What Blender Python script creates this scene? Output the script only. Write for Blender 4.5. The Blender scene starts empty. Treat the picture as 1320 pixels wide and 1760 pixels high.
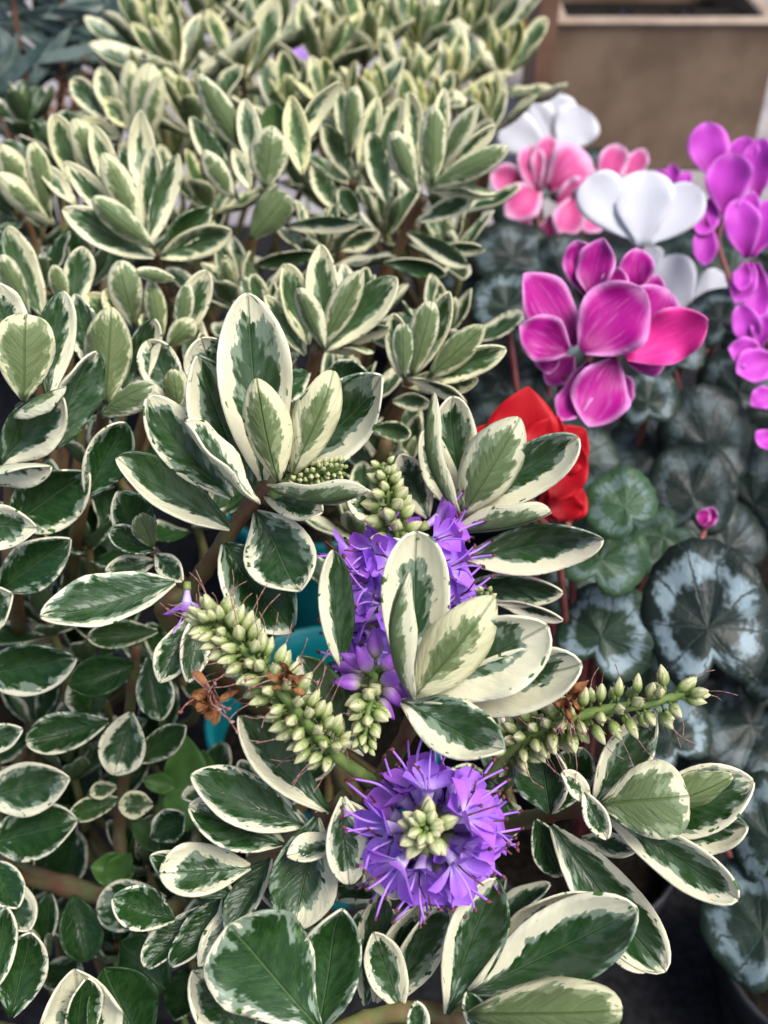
import bpy, math, random
import numpy as np
from mathutils import Vector

# ------------------------------------------------------------------ camera, sky, sun, exposure
scene = bpy.context.scene
CAM = np.array((0.0, 0.0, 0.62))
PITCH = math.radians(40.0)
FOV = math.radians(50.0)
F = 880.0 / math.tan(FOV / 2)
FWD = np.array((0, math.cos(PITCH), -math.sin(PITCH)))
UP = np.array((0, math.sin(PITCH), math.cos(PITCH)))
RIGHT = np.array((1.0, 0, 0))
cd = bpy.data.cameras.new('camera'); cam = bpy.data.objects.new('camera', cd)
scene.collection.objects.link(cam); scene.camera = cam
cam.location = CAM; cam.rotation_euler = (math.pi / 2 - PITCH, 0, 0)
cd.sensor_fit = 'VERTICAL'; cd.sensor_height = 24; cd.sensor_width = 18; cd.angle = FOV
cd.clip_start = 0.01; cd.clip_end = 200
cd.dof.use_dof = True; cd.dof.focus_distance = 0.305; cd.dof.aperture_fstop = 9.5

world = bpy.data.worlds.new('World'); scene.world = world; world.use_nodes = True
wn = world.node_tree.nodes; wl = world.node_tree.links
sky = wn.new('ShaderNodeTexSky'); sky.sky_type = 'NISHITA'; sky.sun_disc = False
SUN_EL, SUN_AZ = math.radians(60), math.radians(125)      # azimuth clockwise from +Y
sky.sun_elevation = SUN_EL; sky.sun_rotation = SUN_AZ
sky.air_density = 0.6; sky.dust_density = 3.0; sky.ozone_density = 0.6
wl.new(sky.outputs[0], wn['Background'].inputs[0]); wn['Background'].inputs[1].default_value = 0.105
sd = bpy.data.lights.new('sun', 'SUN'); sun = bpy.data.objects.new('sun', sd); scene.collection.objects.link(sun)
sd.energy = 1.5; sd.angle = math.radians(28); sd.color = (1.0, 0.98, 0.945)
sdir = Vector((math.sin(SUN_AZ) * math.cos(SUN_EL), math.cos(SUN_AZ) * math.cos(SUN_EL), math.sin(SUN_EL)))
sun.rotation_euler = sdir.to_track_quat('Z', 'Y').to_euler(); sun.location = (0.5, -0.5, 3)
scene.view_settings.view_transform = 'Standard'; scene.view_settings.look = 'None'
scene.view_settings.exposure = 1.22; scene.view_settings.gamma = 1.0
scene.cycles.use_denoising = True
scene.cycles.max_bounces = 8; scene.cycles.diffuse_bounces = 4; scene.cycles.transmission_bounces = 4

# ------------------------------------------------------------------ helpers
rnd = random.Random(11)
COL = scene.collection
ORG = {}                                     # world origin of every object

def P(px, py, d):
    return CAM + d * (FWD + RIGHT * ((px - 660) / F) + UP * ((880 - py) / F))

def nrm(v):
    v = np.asarray(v, float); return v / (np.linalg.norm(v) + 1e-12)

def rot(v, axis, ang):
    c, s = math.cos(ang), math.sin(ang)
    return v * c + np.cross(axis, v) * s + axis * np.dot(axis, v) * (1 - c)

def link(o, origin, parent=None):
    COL.objects.link(o); origin = np.asarray(origin, float); ORG[o.name] = origin
    if parent is not None:
        o.parent = parent; o.location = origin - ORG[parent.name]
    else:
        o.location = origin
    return o

def thing(name, origin, label, cat, group=None):
    o = bpy.data.objects.new(name, None); o.empty_display_size = 0.02
    link(o, origin); o['label'] = label; o['category'] = cat
    if group: o['group'] = group
    return o

def mesh(name, V, Fc, mats, mi=None, attrs=None, smooth=True):
    me = bpy.data.meshes.new(name)
    me.from_pydata([tuple(map(float, v)) for v in V], [], Fc)
    for m in mats: me.materials.append(m)
    if mi is not None: me.polygons.foreach_set('material_index', np.asarray(mi, np.int32))
    if smooth: me.polygons.foreach_set('use_smooth', np.ones(len(me.polygons), bool))
    for an, arr in (attrs or {}).items():
        a = me.attributes.new(an, 'FLOAT_COLOR', 'POINT')
        a.data.foreach_set('color', np.asarray(arr, np.float32).ravel())
    me.update()
    return me

def obj(name, V, Fc, mats, origin, parent=None, **k):
    V = np.asarray(V, float) - np.asarray(origin, float)
    return link(bpy.data.objects.new(name, mesh(name, V, Fc, mats, **k)), origin, parent)

def smoothpath(pts, n=6):
    """Catmull-Rom through the points."""
    p = [np.asarray(q, float) for q in pts]
    if len(p) < 3: return [p[0] + (p[-1] - p[0]) * t for t in np.linspace(0, 1, n + 1)]
    q = [2 * p[0] - p[1]] + p + [2 * p[-1] - p[-2]]
    out = []
    for i in range(1, len(q) - 2):
        for t in np.linspace(0, 1, n, endpoint=False):
            a, b, c, d = q[i - 1], q[i], q[i + 1], q[i + 2]
            out.append(.5 * (2 * b + (c - a) * t + (2 * a - 5 * b + 4 * c - d) * t * t + (3 * b - a - 3 * c + d) * t ** 3))
    out.append(p[-1])
    return out

def tube(pts, radii, seg=8, cap=True):
    V, Fc = [], []
    pts = [np.asarray(p, float) for p in pts]; n = len(pts)
    t0 = nrm(pts[1] - pts[0]); ref = nrm(np.cross(t0, (0.3, 0.2, 1)) if abs(t0[2]) < .9 else np.cross(t0, (1, 0, 0)))
    for i, p in enumerate(pts):
        t = nrm(pts[min(i + 1, n - 1)] - pts[max(i - 1, 0)])
        ref = nrm(ref - t * np.dot(ref, t)); b = np.cross(t, ref)
        r = radii[i] if hasattr(radii, '__len__') else radii
        for k in range(seg):
            a = 2 * math.pi * k / seg
            V.append(p + r * (ref * math.cos(a) + b * math.sin(a)))
    for i in range(n - 1):
        for k in range(seg):
            a, b = i * seg + k, i * seg + (k + 1) % seg
            Fc.append((a, b, b + seg, a + seg))
    if cap:
        Fc.append(tuple(range(seg - 1, -1, -1))); Fc.append(tuple(range((n - 1) * seg, n * seg)))
    return V, Fc

class MB:
    """collects pieces of one mesh"""
    def __init__(s): s.V, s.F, s.M, s.A = [], [], [], []
    def add(s, V, Fc, m=0, col=None):
        o = len(s.V); s.V += [np.asarray(v, float) for v in V]
        s.F += [tuple(i + o for i in f) for f in Fc]; s.M += [m] * len(Fc)
        s.A += list(col) if col is not None else [(0, 0, 0, 1)] * len(V)
        return s

# ------------------------------------------------------------------ materials
class Mat:
    def __init__(s, name):
        s.m = bpy.data.materials.new(name); s.m.use_nodes = True
        s.t = s.m.node_tree; s.n = s.t.nodes; s.l = s.t.links; s.b = s.n['Principled BSDF']
    def put(s, sock, v):
        if hasattr(v, 'is_output'): s.l.new(v, sock)
        elif hasattr(v, '__len__') and len(v) == 3 and sock.type == 'RGBA': sock.default_value = (*v, 1)
        else: sock.default_value = v
    def math(s, op, a, b=0.0, c=0.0):
        n = s.n.new('ShaderNodeMath'); n.operation = op
        for i, v in enumerate((a, b, c)): s.put(n.inputs[i], v)
        return n.outputs[0]
    def mix(s, f, a, b, mode='MIX'):
        n = s.n.new('ShaderNodeMix'); n.data_type = 'RGBA'; n.blend_type = mode
        s.put(n.inputs[0], f); s.put(n.inputs[6], a); s.put(n.inputs[7], b)
        return n.outputs[2]
    def step(s, x, lo, hi, out0=0.0, out1=1.0):
        n = s.n.new('ShaderNodeMapRange'); n.interpolation_type = 'SMOOTHSTEP'
        for i, v in enumerate((x, lo, hi, out0, out1)): s.put(n.inputs[i], v)
        return n.outputs[0]
    def vec(s, x, y, z):
        n = s.n.new('ShaderNodeCombineXYZ')
        for i, v in enumerate((x, y, z)): s.put(n.inputs[i], v)
        return n.outputs[0]
    def noise(s, vec, scale, detail=2.0, rough=.5):
        n = s.n.new('ShaderNodeTexNoise')
        if vec is not None: s.put(n.inputs['Vector'], vec)
        n.inputs['Scale'].default_value = scale; n.inputs['Detail'].default_value = detail; n.inputs['Roughness'].default_value = rough
        return n.outputs['Fac']
    def attr(s, name):
        n = s.n.new('ShaderNodeAttribute'); n.attribute_name = name
        q = s.n.new('ShaderNodeSeparateColor'); s.l.new(n.outputs['Color'], q.inputs[0])
        return q.outputs[0], q.outputs[1], q.outputs[2], n.outputs['Alpha']
    def coord(s):
        return s.n.new('ShaderNodeTexCoord').outputs['Object']
    def bump(s, h, strength=.3, dist=.0005):
        n = s.n.new('ShaderNodeBump'); n.inputs['Strength'].default_value = strength; n.inputs['Distance'].default_value = dist
        s.put(n.inputs['Height'], h); s.l.new(n.outputs[0], s.b.inputs['Normal'])
    def done(s, color, rough=.5, spec=.5, transl=0.0, tcol=None):
        s.put(s.b.inputs['Base Color'], color); s.put(s.b.inputs['Roughness'], rough)
        s.b.inputs['Specular IOR Level'].default_value = spec
        if transl:
            t = s.n.new('ShaderNodeBsdfTranslucent'); s.put(t.inputs[0], tcol if tcol is not None else color)
            x = s.n.new('ShaderNodeMixShader'); x.inputs[0].default_value = transl
            s.l.new(s.b.outputs[0], x.inputs[1]); s.l.new(t.outputs[0], x.inputs[2])
            s.l.new(x.outputs[0], s.n['Material Output'].inputs[0])
        return s.m

def leaf_material(name, under):
    s = Mat(name)
    e, u, v01, hw = s.attr('lf'); seed, marg, young, asym = s.attr('ls')
    v = s.math('MULTIPLY_ADD', v01, 2.0, -1.0); av = s.math('ABSOLUTE', v)
    z = s.math('MULTIPLY', seed, 53.0)
    vv = s.vec(s.math('MULTIPLY_ADD', u, 5.2, s.math('MULTIPLY', av, -.8)), s.math('MULTIPLY', v, 1.5), z)
    n1 = s.noise(vv, 1.5, 2.5, .55)
    vf = s.vec(s.math('MULTIPLY_ADD', u, 13.0, s.math('MULTIPLY', av, -3.6)), s.math('MULTIPLY', v, 3.9), s.math('ADD', z, 7.0))
    n2 = s.noise(vf, 1.9, 2.0, .55)
    e1 = s.math('MULTIPLY_ADD', s.math('SUBTRACT', n1, .5), .80, e)
    e1 = s.math('MULTIPLY_ADD', s.math('SUBTRACT', n2, .5), .30, e1)
    as2 = s.math('MULTIPLY_ADD', asym, 2.0, -1.0)
    e1 = s.math('SUBTRACT', e1, s.math('MULTIPLY', as2, s.math('MULTIPLY', v, .75)))
    m_mid = s.step(s.math('SUBTRACT', e1, marg), -.03, .04)
    v3 = s.vec(s.math('MULTIPLY_ADD', u, 6.0, s.math('MULTIPLY', av, -1.6)), s.math('MULTIPLY', v, 1.9), s.math('ADD', z, 19.0))
    n3 = s.noise(v3, 1.3, 2.2, .55)
    e2 = s.math('MULTIPLY_ADD', s.math('SUBTRACT', n3, .5), 1.1, e1)
    m_dark = s.math('MULTIPLY', m_mid, s.step(s.math('SUBTRACT', e2, marg), .06, .22))
    n4 = s.noise(vf, .8, 4.0, .65)
    rib = s.step(s.math('MULTIPLY', av, hw), .045, .0)
    # side veins run forward and outward from the midrib
    ph = s.math('MULTIPLY_ADD', u, 9.0, s.math('MULTIPLY', av, -3.2))
    tri = s.math('ABSOLUTE', s.math('SUBTRACT', s.math('FRACT', s.math('ADD', ph, s.math('MULTIPLY', n2, .5))), .5))
    vein = s.step(tri, .09, .0)
    if under:
        cream = s.mix(young, (.60, .60, .42), (.66, .64, .36))
        mid = s.mix(young, (.19, .25, .14), (.26, .31, .14))
        dark = s.mix(young, s.mix(n4, (.070, .115, .042), (.125, .175, .075)), s.mix(n4, (.10, .145, .045), (.18, .225, .085)))
    else:
        cream = s.mix(young, s.mix(n4, (.80, .78, .57), (.74, .71, .49)), (.78, .74, .33))
        mid = s.mix(young, s.mix(n4, (.13, .20, .13), (.29, .37, .27)), (.28, .36, .14))
        dark = s.mix(young, s.mix(s.math('MAXIMUM', s.step(n3, .40, .62), s.step(marg, .2, .08)), s.mix(n4, (.034, .072, .030), (.064, .108, .060)), s.mix(s.step(n4, .35, .7), (.010, .043, .007), (.026, .076, .016))), s.mix(n4, (.06, .13, .04), (.14, .22, .07)))
    col = s.mix(m_mid, cream, mid); col = s.mix(m_dark, col, dark)
    ribc = (.10, .17, .035) if under else (.16, .25, .11)
    col = s.mix(s.math('MULTIPLY', rib, .55 if under else .4), col, ribc)
    col = s.mix(s.math('MULTIPLY', s.math('MULTIPLY', vein, m_dark), .10), col, (.14, .22, .10))
    # small green flecks and brown nicks on the pale rim
    n5 = s.noise(s.vec(s.math('MULTIPLY', u, 6.0), s.math('MULTIPLY', v, 2.0), s.math('ADD', z, 31.0)), 2.0, 1.0, .4)
    fl = s.math('MULTIPLY', s.step(n5, .66, .69), s.step(e, .20, .12))
    col = s.mix(fl, col, (.06, .14, .03))
    n6 = s.noise(s.vec(s.math('MULTIPLY', u, 9.0), s.math('MULTIPLY', v, 5.0), s.math('ADD', z, 43.0)), 3.0, 1.0, .4)
    col = s.mix(s.math('MULTIPLY', s.step(n6, .80, .83), .8), col, (.10, .06, .025))
    lo_ = s.noise(s.vec(s.math('MULTIPLY_ADD', u, 8.0, s.math('MULTIPLY', av, -2.4)), s.math('MULTIPLY', v, 2.0), s.math('ADD', z, 61.0)), 1.5, 1.5, .5)
    h = s.math('MULTIPLY_ADD', s.math('MULTIPLY', vein, m_dark), -.10, s.math('MULTIPLY_ADD', rib, -.7, s.math('MULTIPLY_ADD', n2, .14, s.math('MULTIPLY', lo_, .55))))
    s.bump(h, .7, .0011)
    rough = s.math('MULTIPLY_ADD', n4, .22, .5 if under else .24)
    return s.done(col, rough, .3 if under else .42, .12)

M_TOP = leaf_material('hebe_leaf_upper', False)
M_UND = leaf_material('hebe_leaf_under', True)

def simple(name, c1, c2, scale=60, rough=.6, spec=.4, transl=0, detail=4, bump=0, bd=.001, lo=.35, hi=.65):
    s = Mat(name); n = s.noise(s.coord(), scale, detail, .6)
    if bump: s.bump(n, bump, bd)
    return s.done(s.mix(s.step(n, lo, hi), c1, c2), rough, spec, transl)

def attr_ramp(name, stops, rough=.5, spec=.4, transl=0.0, streak=.15, chan=1, alt=None, stripe=0):
    """colour along attribute 'lf' green channel (base to tip)"""
    s = Mat(name); a = s.attr('lf'); r = s.n.new('ShaderNodeValToRGB')
    n = s.noise(s.coord(), 700, 3)
    s.l.new(s.math('MULTIPLY_ADD', s.math('SUBTRACT', n, .5), streak, a[chan]), r.inputs[0])
    els = r.color_ramp.elements
    while len(els) < len(stops): els.new(.5)
    for el, (p, c) in zip(els, stops): el.position = p; el.color = (*c, 1)
    col = s.mix(s.math('MULTIPLY', s.step(a[0], .5, 1.0), stripe), r.outputs[0], (.14, .20, .045)) if stripe else r.outputs[0]
    if alt is not None:
        oi = s.n.new('ShaderNodeObjectInfo'); col = s.mix(s.math('MULTIPLY', s.step(oi.outputs['Random'], .2, .9), .55), col, s.mix(s.step(a[chan], .1, .6), col, alt))
    return s.done(col, rough, spec, transl)

M_STEM = simple('hebe_stem', (.13, .14, .045), (.15, .07, .035), 90, .55, .4, bump=.3)
M_GSTEM = simple('green_stalk', (.10, .17, .035), (.17, .24, .06), 200, .5, .4)
M_WOOD = simple('brown_bark', (.045, .024, .015), (.11, .06, .035), 120, .8, .3, bump=.6)
M_FLORET = attr_ramp('violet_petal', [(0, (.80, .74, .90)), (.25, (.66, .52, .90)), (.5, (.44, .22, .82)), (1, (.36, .13, .76))], .5, .3, .2, .35, alt=(.46, .11, .66))
M_FIL = attr_ramp('violet_filament', [(0, (.52, .32, .80)), (.7, (.40, .18, .70)), (1, (.28, .08, .40))], .5, .3)
M_ANTH = simple('dark_anther', (.035, .010, .022), (.17, .055, .05), 900, .6, .3)
M_BUD = attr_ramp('cream_bud', [(0, (.11, .18, .035)), (.35, (.29, .36, .12)), (.75, (.58, .59, .33)), (1, (.60, .53, .30))], .5, .4, .12, .35, stripe=.45)
M_VBUD = attr_ramp('violet_bud', [(0, (.34, .36, .16)), (.16, (.50, .36, .52)), (.45, (.36, .12, .56)), (1, (.27, .065, .47))], .45, .4, .15, .3)
M_DRY = simple('dried_petal', (.13, .045, .018), (.38, .18, .07), 400, .8, .2, transl=.15)
M_STYLE = simple('dry_style', (.20, .07, .055), (.34, .22, .20), 500, .7, .2)
M_CYSTEM = simple('cyclamen_stalk', (.12, .022, .03), (.19, .06, .05), 80, .5, .4)

def petal_material(name, centre, edge, lo=.05, hi=.3, dark=None, tr=.14):
    s = Mat(name); e, u, v01, hw = s.attr('lf'); seed, a, b, c = s.attr('ls')
    v = s.math('MULTIPLY_ADD', v01, 2.0, -1.0)
    n = s.noise(s.vec(s.math('MULTIPLY', u, 1.2), s.math('MULTIPLY', v, 5.0), s.math('MULTIPLY', seed, 31.0)), 2.2, 3, .6)
    w = s.step(s.math('MULTIPLY_ADD', s.math('SUBTRACT', n, .5), .28, e), lo, hi)
    cc = s.mix(s.step(u, .55, .0), centre, dark if dark else centre)
    cc = s.mix(s.math('MULTIPLY', s.step(n, .5, .75), .3), cc, edge)
    s.bump(n, .25, .0008)
    return s.done(s.mix(w, edge, cc), .5, .25, tr)

M_PW = petal_material('white_petal', (.74, .75, .80), (.77, .78, .83), tr=.22)
M_PP = petal_material('pink_petal', (.66, .09, .30), (.78, .46, .66), .02, .45, (.40, .015, .12))
M_PM = petal_material('magenta_petal', (.40, .004, .23), (.66, .26, .56), .0, .30, (.24, .002, .13))
M_PH = petal_material('hot_pink_petal', (.74, .025, .28), (.80, .18, .48), .0, .12)
M_PV = petal_material('purple_petal', (.50, .045, .48), (.66, .15, .64), .0, .35, (.26, .006, .20))
M_PR = petal_material('red_petal', (.44, .003, .010), (.50, .006, .014), .0, .3, (.22, .001, .004))

def cyclamen_leaf_material():
    s = Mat('cyclamen_leaf'); r, th, rim, wv = s.attr('lf'); seed, silver, tone, c = s.attr('ls')
    z = s.math('MULTIPLY', seed, 41.0)
    ang = s.math('MULTIPLY', th, 2 * math.pi)
    vx = s.math('MULTIPLY', s.math('COSINE', ang), r); vy = s.math('MULTIPLY', s.math('SINE', ang), r)
    n = s.noise(s.vec(vx, vy, z), 2.6, 3, .55); nb = s.noise(s.vec(vx, vy, s.math('ADD', z, 5.0)), 9.0, 3, .6)
    band = s.math('SUBTRACT', 1.0, s.math('MULTIPLY', s.math('ABSOLUTE', s.math('SUBTRACT', r, .66)), 4.6))
    th = s.math('MULTIPLY_ADD', s.math('SUBTRACT', n, .5), .09, th)
    ve0 = s.math('ABSOLUTE', s.math('SUBTRACT', s.math('FRACT', s.math('MULTIPLY', th, 9.0)), .5))
    m = s.math('ADD', s.math('MULTIPLY_ADD', s.math('SUBTRACT', n, .5), 3.2, band), s.math('MULTIPLY', s.math('SUBTRACT', nb, .5), 1.6))
    m = s.math('MULTIPLY', s.math('MULTIPLY', s.step(m, .05, .95), s.step(s.math('MULTIPLY', ve0, r), .008, .040)), silver)
    k = s.math('FRACT', s.math('MULTIPLY', th, 9.0)); ve = s.math('ABSOLUTE', s.math('SUBTRACT', k, .5))
    ve = s.step(s.math('MULTIPLY', ve, s.math('MAXIMUM', r, .12)), .020, .004)
    dark = s.mix(tone, s.mix(nb, (.005, .012, .009), (.016, .027, .022)), s.mix(nb, (.020, .060, .022), (.05, .11, .045)))
    col = s.mix(m, dark, (.22, .30, .33))
    col = s.mix(s.math('MULTIPLY', ve, s.math('MULTIPLY', silver, .22)), col, (.16, .23, .18))
    s.bump(s.math('MULTIPLY_ADD', ve, -.8, nb), .5, .001)
    return s.done(col, .46, .35, .05)
M_CYT = cyclamen_leaf_material()
M_CYU = simple('cyclamen_leaf_back', (.17, .22, .10), (.26, .30, .17), 80, .6, .3, transl=.1)
M_WEED = simple('weed_leaf', (.055, .15, .022), (.10, .23, .04), 70, .45, .45, transl=.15)
M_LANCE = simple('grey_green_leaf', (.035, .07, .058), (.13, .175, .155), 40, .45, .45, transl=.08)
M_TEAL = simple('teal_plastic', (.0, .16, .18), (.004, .21, .235), 30, .35, .5)
M_BLACK = simple('black_plastic', (.010, .010, .012), (.022, .022, .025), 60, .5, .4)
M_SOIL = simple('potting_soil', (.006, .005, .004), (.020, .015, .011), 220, .95, .1, bump=1, bd=.004)
M_MAT = simple('woven_fabric', (.006, .006, .007), (.016, .016, .018), 160, .9, .15, bump=.5)
M_PAVE = simple('pavement', (.23, .21, .215), (.33, .31, .31), 18, .9, .2, bump=.4, bd=.003)
M_BOX = simple('brown_planter_board', (.135, .090, .058), (.215, .152, .102), 9, .75, .25, bump=.3, bd=.002)
M_BOXL = simple('planter_rim', (.26, .19, .14), (.36, .28, .21), 14, .7, .3)
M_POST = simple('timber_post', (.14, .07, .042), (.21, .115, .075), 12, .75, .25, bump=.3)
M_YEL = simple('yellow_paint', (.42, .25, .03), (.52, .33, .05), 20, .6, .3)
M_MAUVE = simple('mauve_flower', (.34, .15, .55), (.42, .22, .62), 80, .6, .3)

# ------------------------------------------------------------------ blades (leaves and petals)
def blade(name, B, T, n, w, parent, cup=.5, bow=.08, a=.9, b=.5, th=.00055, margin=.22, young=0., asym=0., seed=None,
          mats=None, nu=13, nv=8, wave=.05, curl=0., twist=0., base_w=.08):
    B = np.asarray(B, float); T = np.asarray(T, float)
    ax = T - B; L = np.linalg.norm(ax); ax = ax / L
    n = nrm(n - ax * np.dot(n, ax)); sd_ = np.cross(ax, n)
    seed = rnd.random() if seed is None else seed
    r = random.Random(seed * 1e6)
    um = a / (a + b); wm = um ** a * (1 - um) ** b
    hm = w / 2
    fr, p1, p2 = r.uniform(1.2, 2.4), r.random() * 6.28, r.random() * 6.28
    V1, V2, lf = [], [], []
    rows = []
    for i in range(nu + 1):
        t = i / nu; u = 1 - (1 - t) ** 1.55
        f = max(u ** a * (1 - u) ** b / wm, 0)
        f = max(f, base_w * (1 - u) + (.012 if i == nu else 0))
        hw = hm * f
        side, nn = sd_, n
        if twist:
            side = rot(sd_, ax, twist * (u - .5)); nn = rot(n, ax, twist * (u - .5))
        z0 = -bow * L * 4 * u * (1 - u) + curl * L * max(0, u - .55) ** 2 * 2.2
        row = []
        for j in range(nv + 1):
            v = -1 + 2 * j / nv; vs = math.copysign(abs(v) ** .9, v)
            ph = cup * vs
            x = hw * (math.sin(ph) / cup if abs(cup) > 1e-3 else vs)
            zz = hw * ((1 - math.cos(ph)) / cup if abs(cup) > 1e-3 else 0)
            zz += hw * .32 * abs(vs) * (1 if cup > 0 else -1) * min(1, abs(cup))
            zz += wave * hm * vs * vs * f * math.sin(6.283 * fr * u + (p1 if v > 0 else p2))
            zz -= .10 * hw * max(0, abs(vs) - .72) / .28 if cup > 0 else 0
            row.append(B + ax * (L * u) + side * x + nn * (z0 + zz))
            e = min((1 - abs(vs)) * max(f, .55), (1 - u) * L / hm * .8)
            lf.append((e, u, vs * .5 + .5, f))
        rows.append(row)
    R = np.array(rows)                                     # (nu+1, nv+1, 3)
    du = np.gradient(R, axis=0); dv = np.gradient(R, axis=1)
    N = np.cross(dv, du); ln = np.linalg.norm(N, axis=2, keepdims=True)
    N = np.where(ln > 1e-12, N / np.maximum(ln, 1e-12), n)
    sgn = np.sign(np.sum(N * n)) or 1; N = N * sgn
    top = R.reshape(-1, 3); bot = (R - N * th).reshape(-1, 3)
    W = nv + 1; off = len(top); Fc, mi = [], []
    for i in range(nu):
        for j in range(nv):
            q = (i * W + j, (i + 1) * W + j, (i + 1) * W + j + 1, i * W + j + 1)
            q = q if sgn > 0 else q[::-1]
            Fc.append(q[::-1]); mi.append(0)
            Fc.append(tuple(k + off for k in q)); mi.append(1)
    ring = [i * W for i in range(nu + 1)] + [nu * W + j for j in range(1, W)] + [i * W + nv for i in range(nu - 1, -1, -1)] + [j for j in range(nv - 1, 0, -1)]
    for k in range(len(ring)):
        p, q = ring[k], ring[(k + 1) % len(ring)]
        Fc.append((p, q, q + off, p + off)); mi.append(0)
    lf2 = np.array(lf + lf, np.float32)
    ls = np.tile(np.array([[seed, margin, young, asym * .5 + .5]], np.float32), (2 * off, 1))
    V = np.concatenate([top, bot])
    return obj(name, V, Fc, mats or [M_TOP, M_UND], B, parent, mi=mi, attrs={'lf': lf2, 'ls': ls})

def pixel_blade(bx, by, tx, ty, d, k=None, under=False):
    """base and tip of a blade seen in the picture, standing at the depth of its stem"""
    ix, iy = tx - bx, by - ty; L = math.hypot(ix, iy); ix /= L; iy /= L
    if k is None:
        k = -.5 if under else -.12 - .25 * abs(ix) - .5 * max(0, -iy)
    B = P(bx, by, d); T = P(tx, ty, d + k * L * d / F)
    return B, T, L

def view_normal(B, T, roll):
    ax = nrm(T - B); v = nrm(CAM - (B + T) / 2); n0 = nrm(v - ax * np.dot(v, ax))
    return rot(n0, ax, math.radians(roll))

def hebe_leaf(parent, d, bx, by, tx, ty, w, roll=0, fl='', k=None):
    under = 'u' in fl
    B, T, L = pixel_blade(bx, by, tx, ty, d, k, under)
    n = view_normal(B, T, roll + (180 if under else 0))
    m = .22 + rnd.uniform(-.05, .07)
    if 'd' in fl: m = .045
    if 'c' in fl: m = .55
    if 'w' in fl: m = .38
    if 'p' in fl: m = -.6
    if d > .40 and not set(fl) & set('dp'): m += .09
    y = .65 if 'y' in fl else (.25 if under else 0.) * rnd.random()
    if d > .40: y = max(y, rnd.uniform(.15, .4)); w *= .84
    asym = .55 if 'r' in fl else -.55 if 'l' in fl else 1.0 if 'R' in fl else -1.0 if 'L' in fl else rnd.uniform(-.22, .22)
    cup = 1.25 if 'f' in fl else (.4 if 'o' in fl else rnd.uniform(.75, 1.15))
    bow = -.06 if 'b' in fl else rnd.uniform(.05, .14)
    return blade('leaf', B, T, n, w * rnd.uniform(.93, 1.03) * math.sqrt(cup / math.sin(cup)) * d / F, parent, cup=cup, bow=bow, a=rnd.uniform(.80, 1.0), b=.45 if 'o' in fl else rnd.uniform(.54, .82),
                 margin=m, young=y, asym=asym, wave=rnd.uniform(.05, .17), twist=rnd.uniform(-.5, .5), curl=rnd.uniform(-.10, .22))

def branch(hebe, pts, r0=.0022, r1=.0034, root=None, mat=None):
    """a stem from its growing tip (first point) down to the crown of the plant in its pot"""
    pts = [P(*p) for p in pts]
    if root is not None:
        a = pts[-1]; dirn = nrm(a - pts[-2]) if len(pts) > 1 else np.array((0, 0, -1.))
        m1 = a + dirn * .02; mid = (m1 + root) / 2 + np.array((0, 0, -.015))
        pts = pts + [m1, mid, root]
    pp = smoothpath(pts, 6)
    rr = np.linspace(r0, r1, len(pp)) * np.array([1.18 if i % 5 == 0 else 1 for i in range(len(pp))])
    V, Fc = tube(pp, rr, 8)
    return obj('branch', V, Fc, [mat or M_STEM], pts[0], hebe)

def rosette(hebe, root, d, stem, leaves, step=.0024, r0=.0022, r1=.0034):
    br = branch(hebe, [(x, y, d + .002 + .012 * i) for i, (x, y) in enumerate(stem)], r0, r1, root)
    for i, l in enumerate(leaves):
        hebe_leaf(br, d + step * (len(leaves) * .35 - i), *l)
    return br

def free_rosette(hebe, root, px, py, d, size, seed, pairs=6, axis=(0, 0, 1), young=.3, wide=.30, margin=.26, spread=1.0, a0=6):
    """a whorl of opposite leaf pairs around an upright shoot"""
    r = random.Random(seed); ax = nrm(np.asarray(axis, float) + np.array([r.uniform(-.2, .2), r.uniform(-.2, .2), 0]))
    c = P(px, py, d)
    ref = nrm(np.cross(ax, (1, .2, 0))); bi = np.cross(ax, ref)
    p2 = c - ax * size * .9; mid = (p2 + root) / 2 + np.array((0, 0, -.01))
    pp = smoothpath([c, p2, mid, root], 5); V, Fc = tube(pp, np.linspace(.0016, .003, len(pp)), 7)
    br = obj('branch', V, Fc, [M_STEM], c, hebe)
    az = r.uniform(0, 3.14)
    for k in range(pairs):
        for h in (0, 1):
            phi = az + k * math.pi / 2 + h * math.pi + r.uniform(-.2, .2)
            rad = ref * math.cos(phi) + bi * math.sin(phi)
            al = math.radians((a0 + spread * 15 * k) + r.uniform(-7, 7))
            L = size * (.42 + .13 * min(k, 4)) * r.uniform(.88, 1.1)
            dirn = ax * math.cos(al) + rad * math.sin(al)
            B = c - ax * (size * .075 * k) + rad * .0015
            n = ax * math.sin(al) - rad * math.cos(al)
            y = max(0, young * 2 - .28 * k * young * 1.5)
            blade('leaf', B, B + dirn * L, n, L * wide * r.uniform(1.1, 1.4), br, cup=r.uniform(.7, 1.15), bow=r.uniform(.04, .13),
                  a=r.uniform(.75, .98), b=r.uniform(.55, .85), margin=margin + r.uniform(-.1, .12), young=min(1, y), asym=r.uniform(-.3, .3),
                  seed=r.random(), nu=10, nv=6, wave=r.uniform(.05, .17), twist=r.uniform(-.6, .6), curl=r.uniform(-.1, .25))
    return br

# ------------------------------------------------------------------ the setting
def box_faces(): return [(0, 3, 2, 1), (4, 5, 6, 7), (0, 1, 5, 4), (1, 2, 6, 5), (2, 3, 7, 6), (3, 0, 4, 7)]

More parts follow.
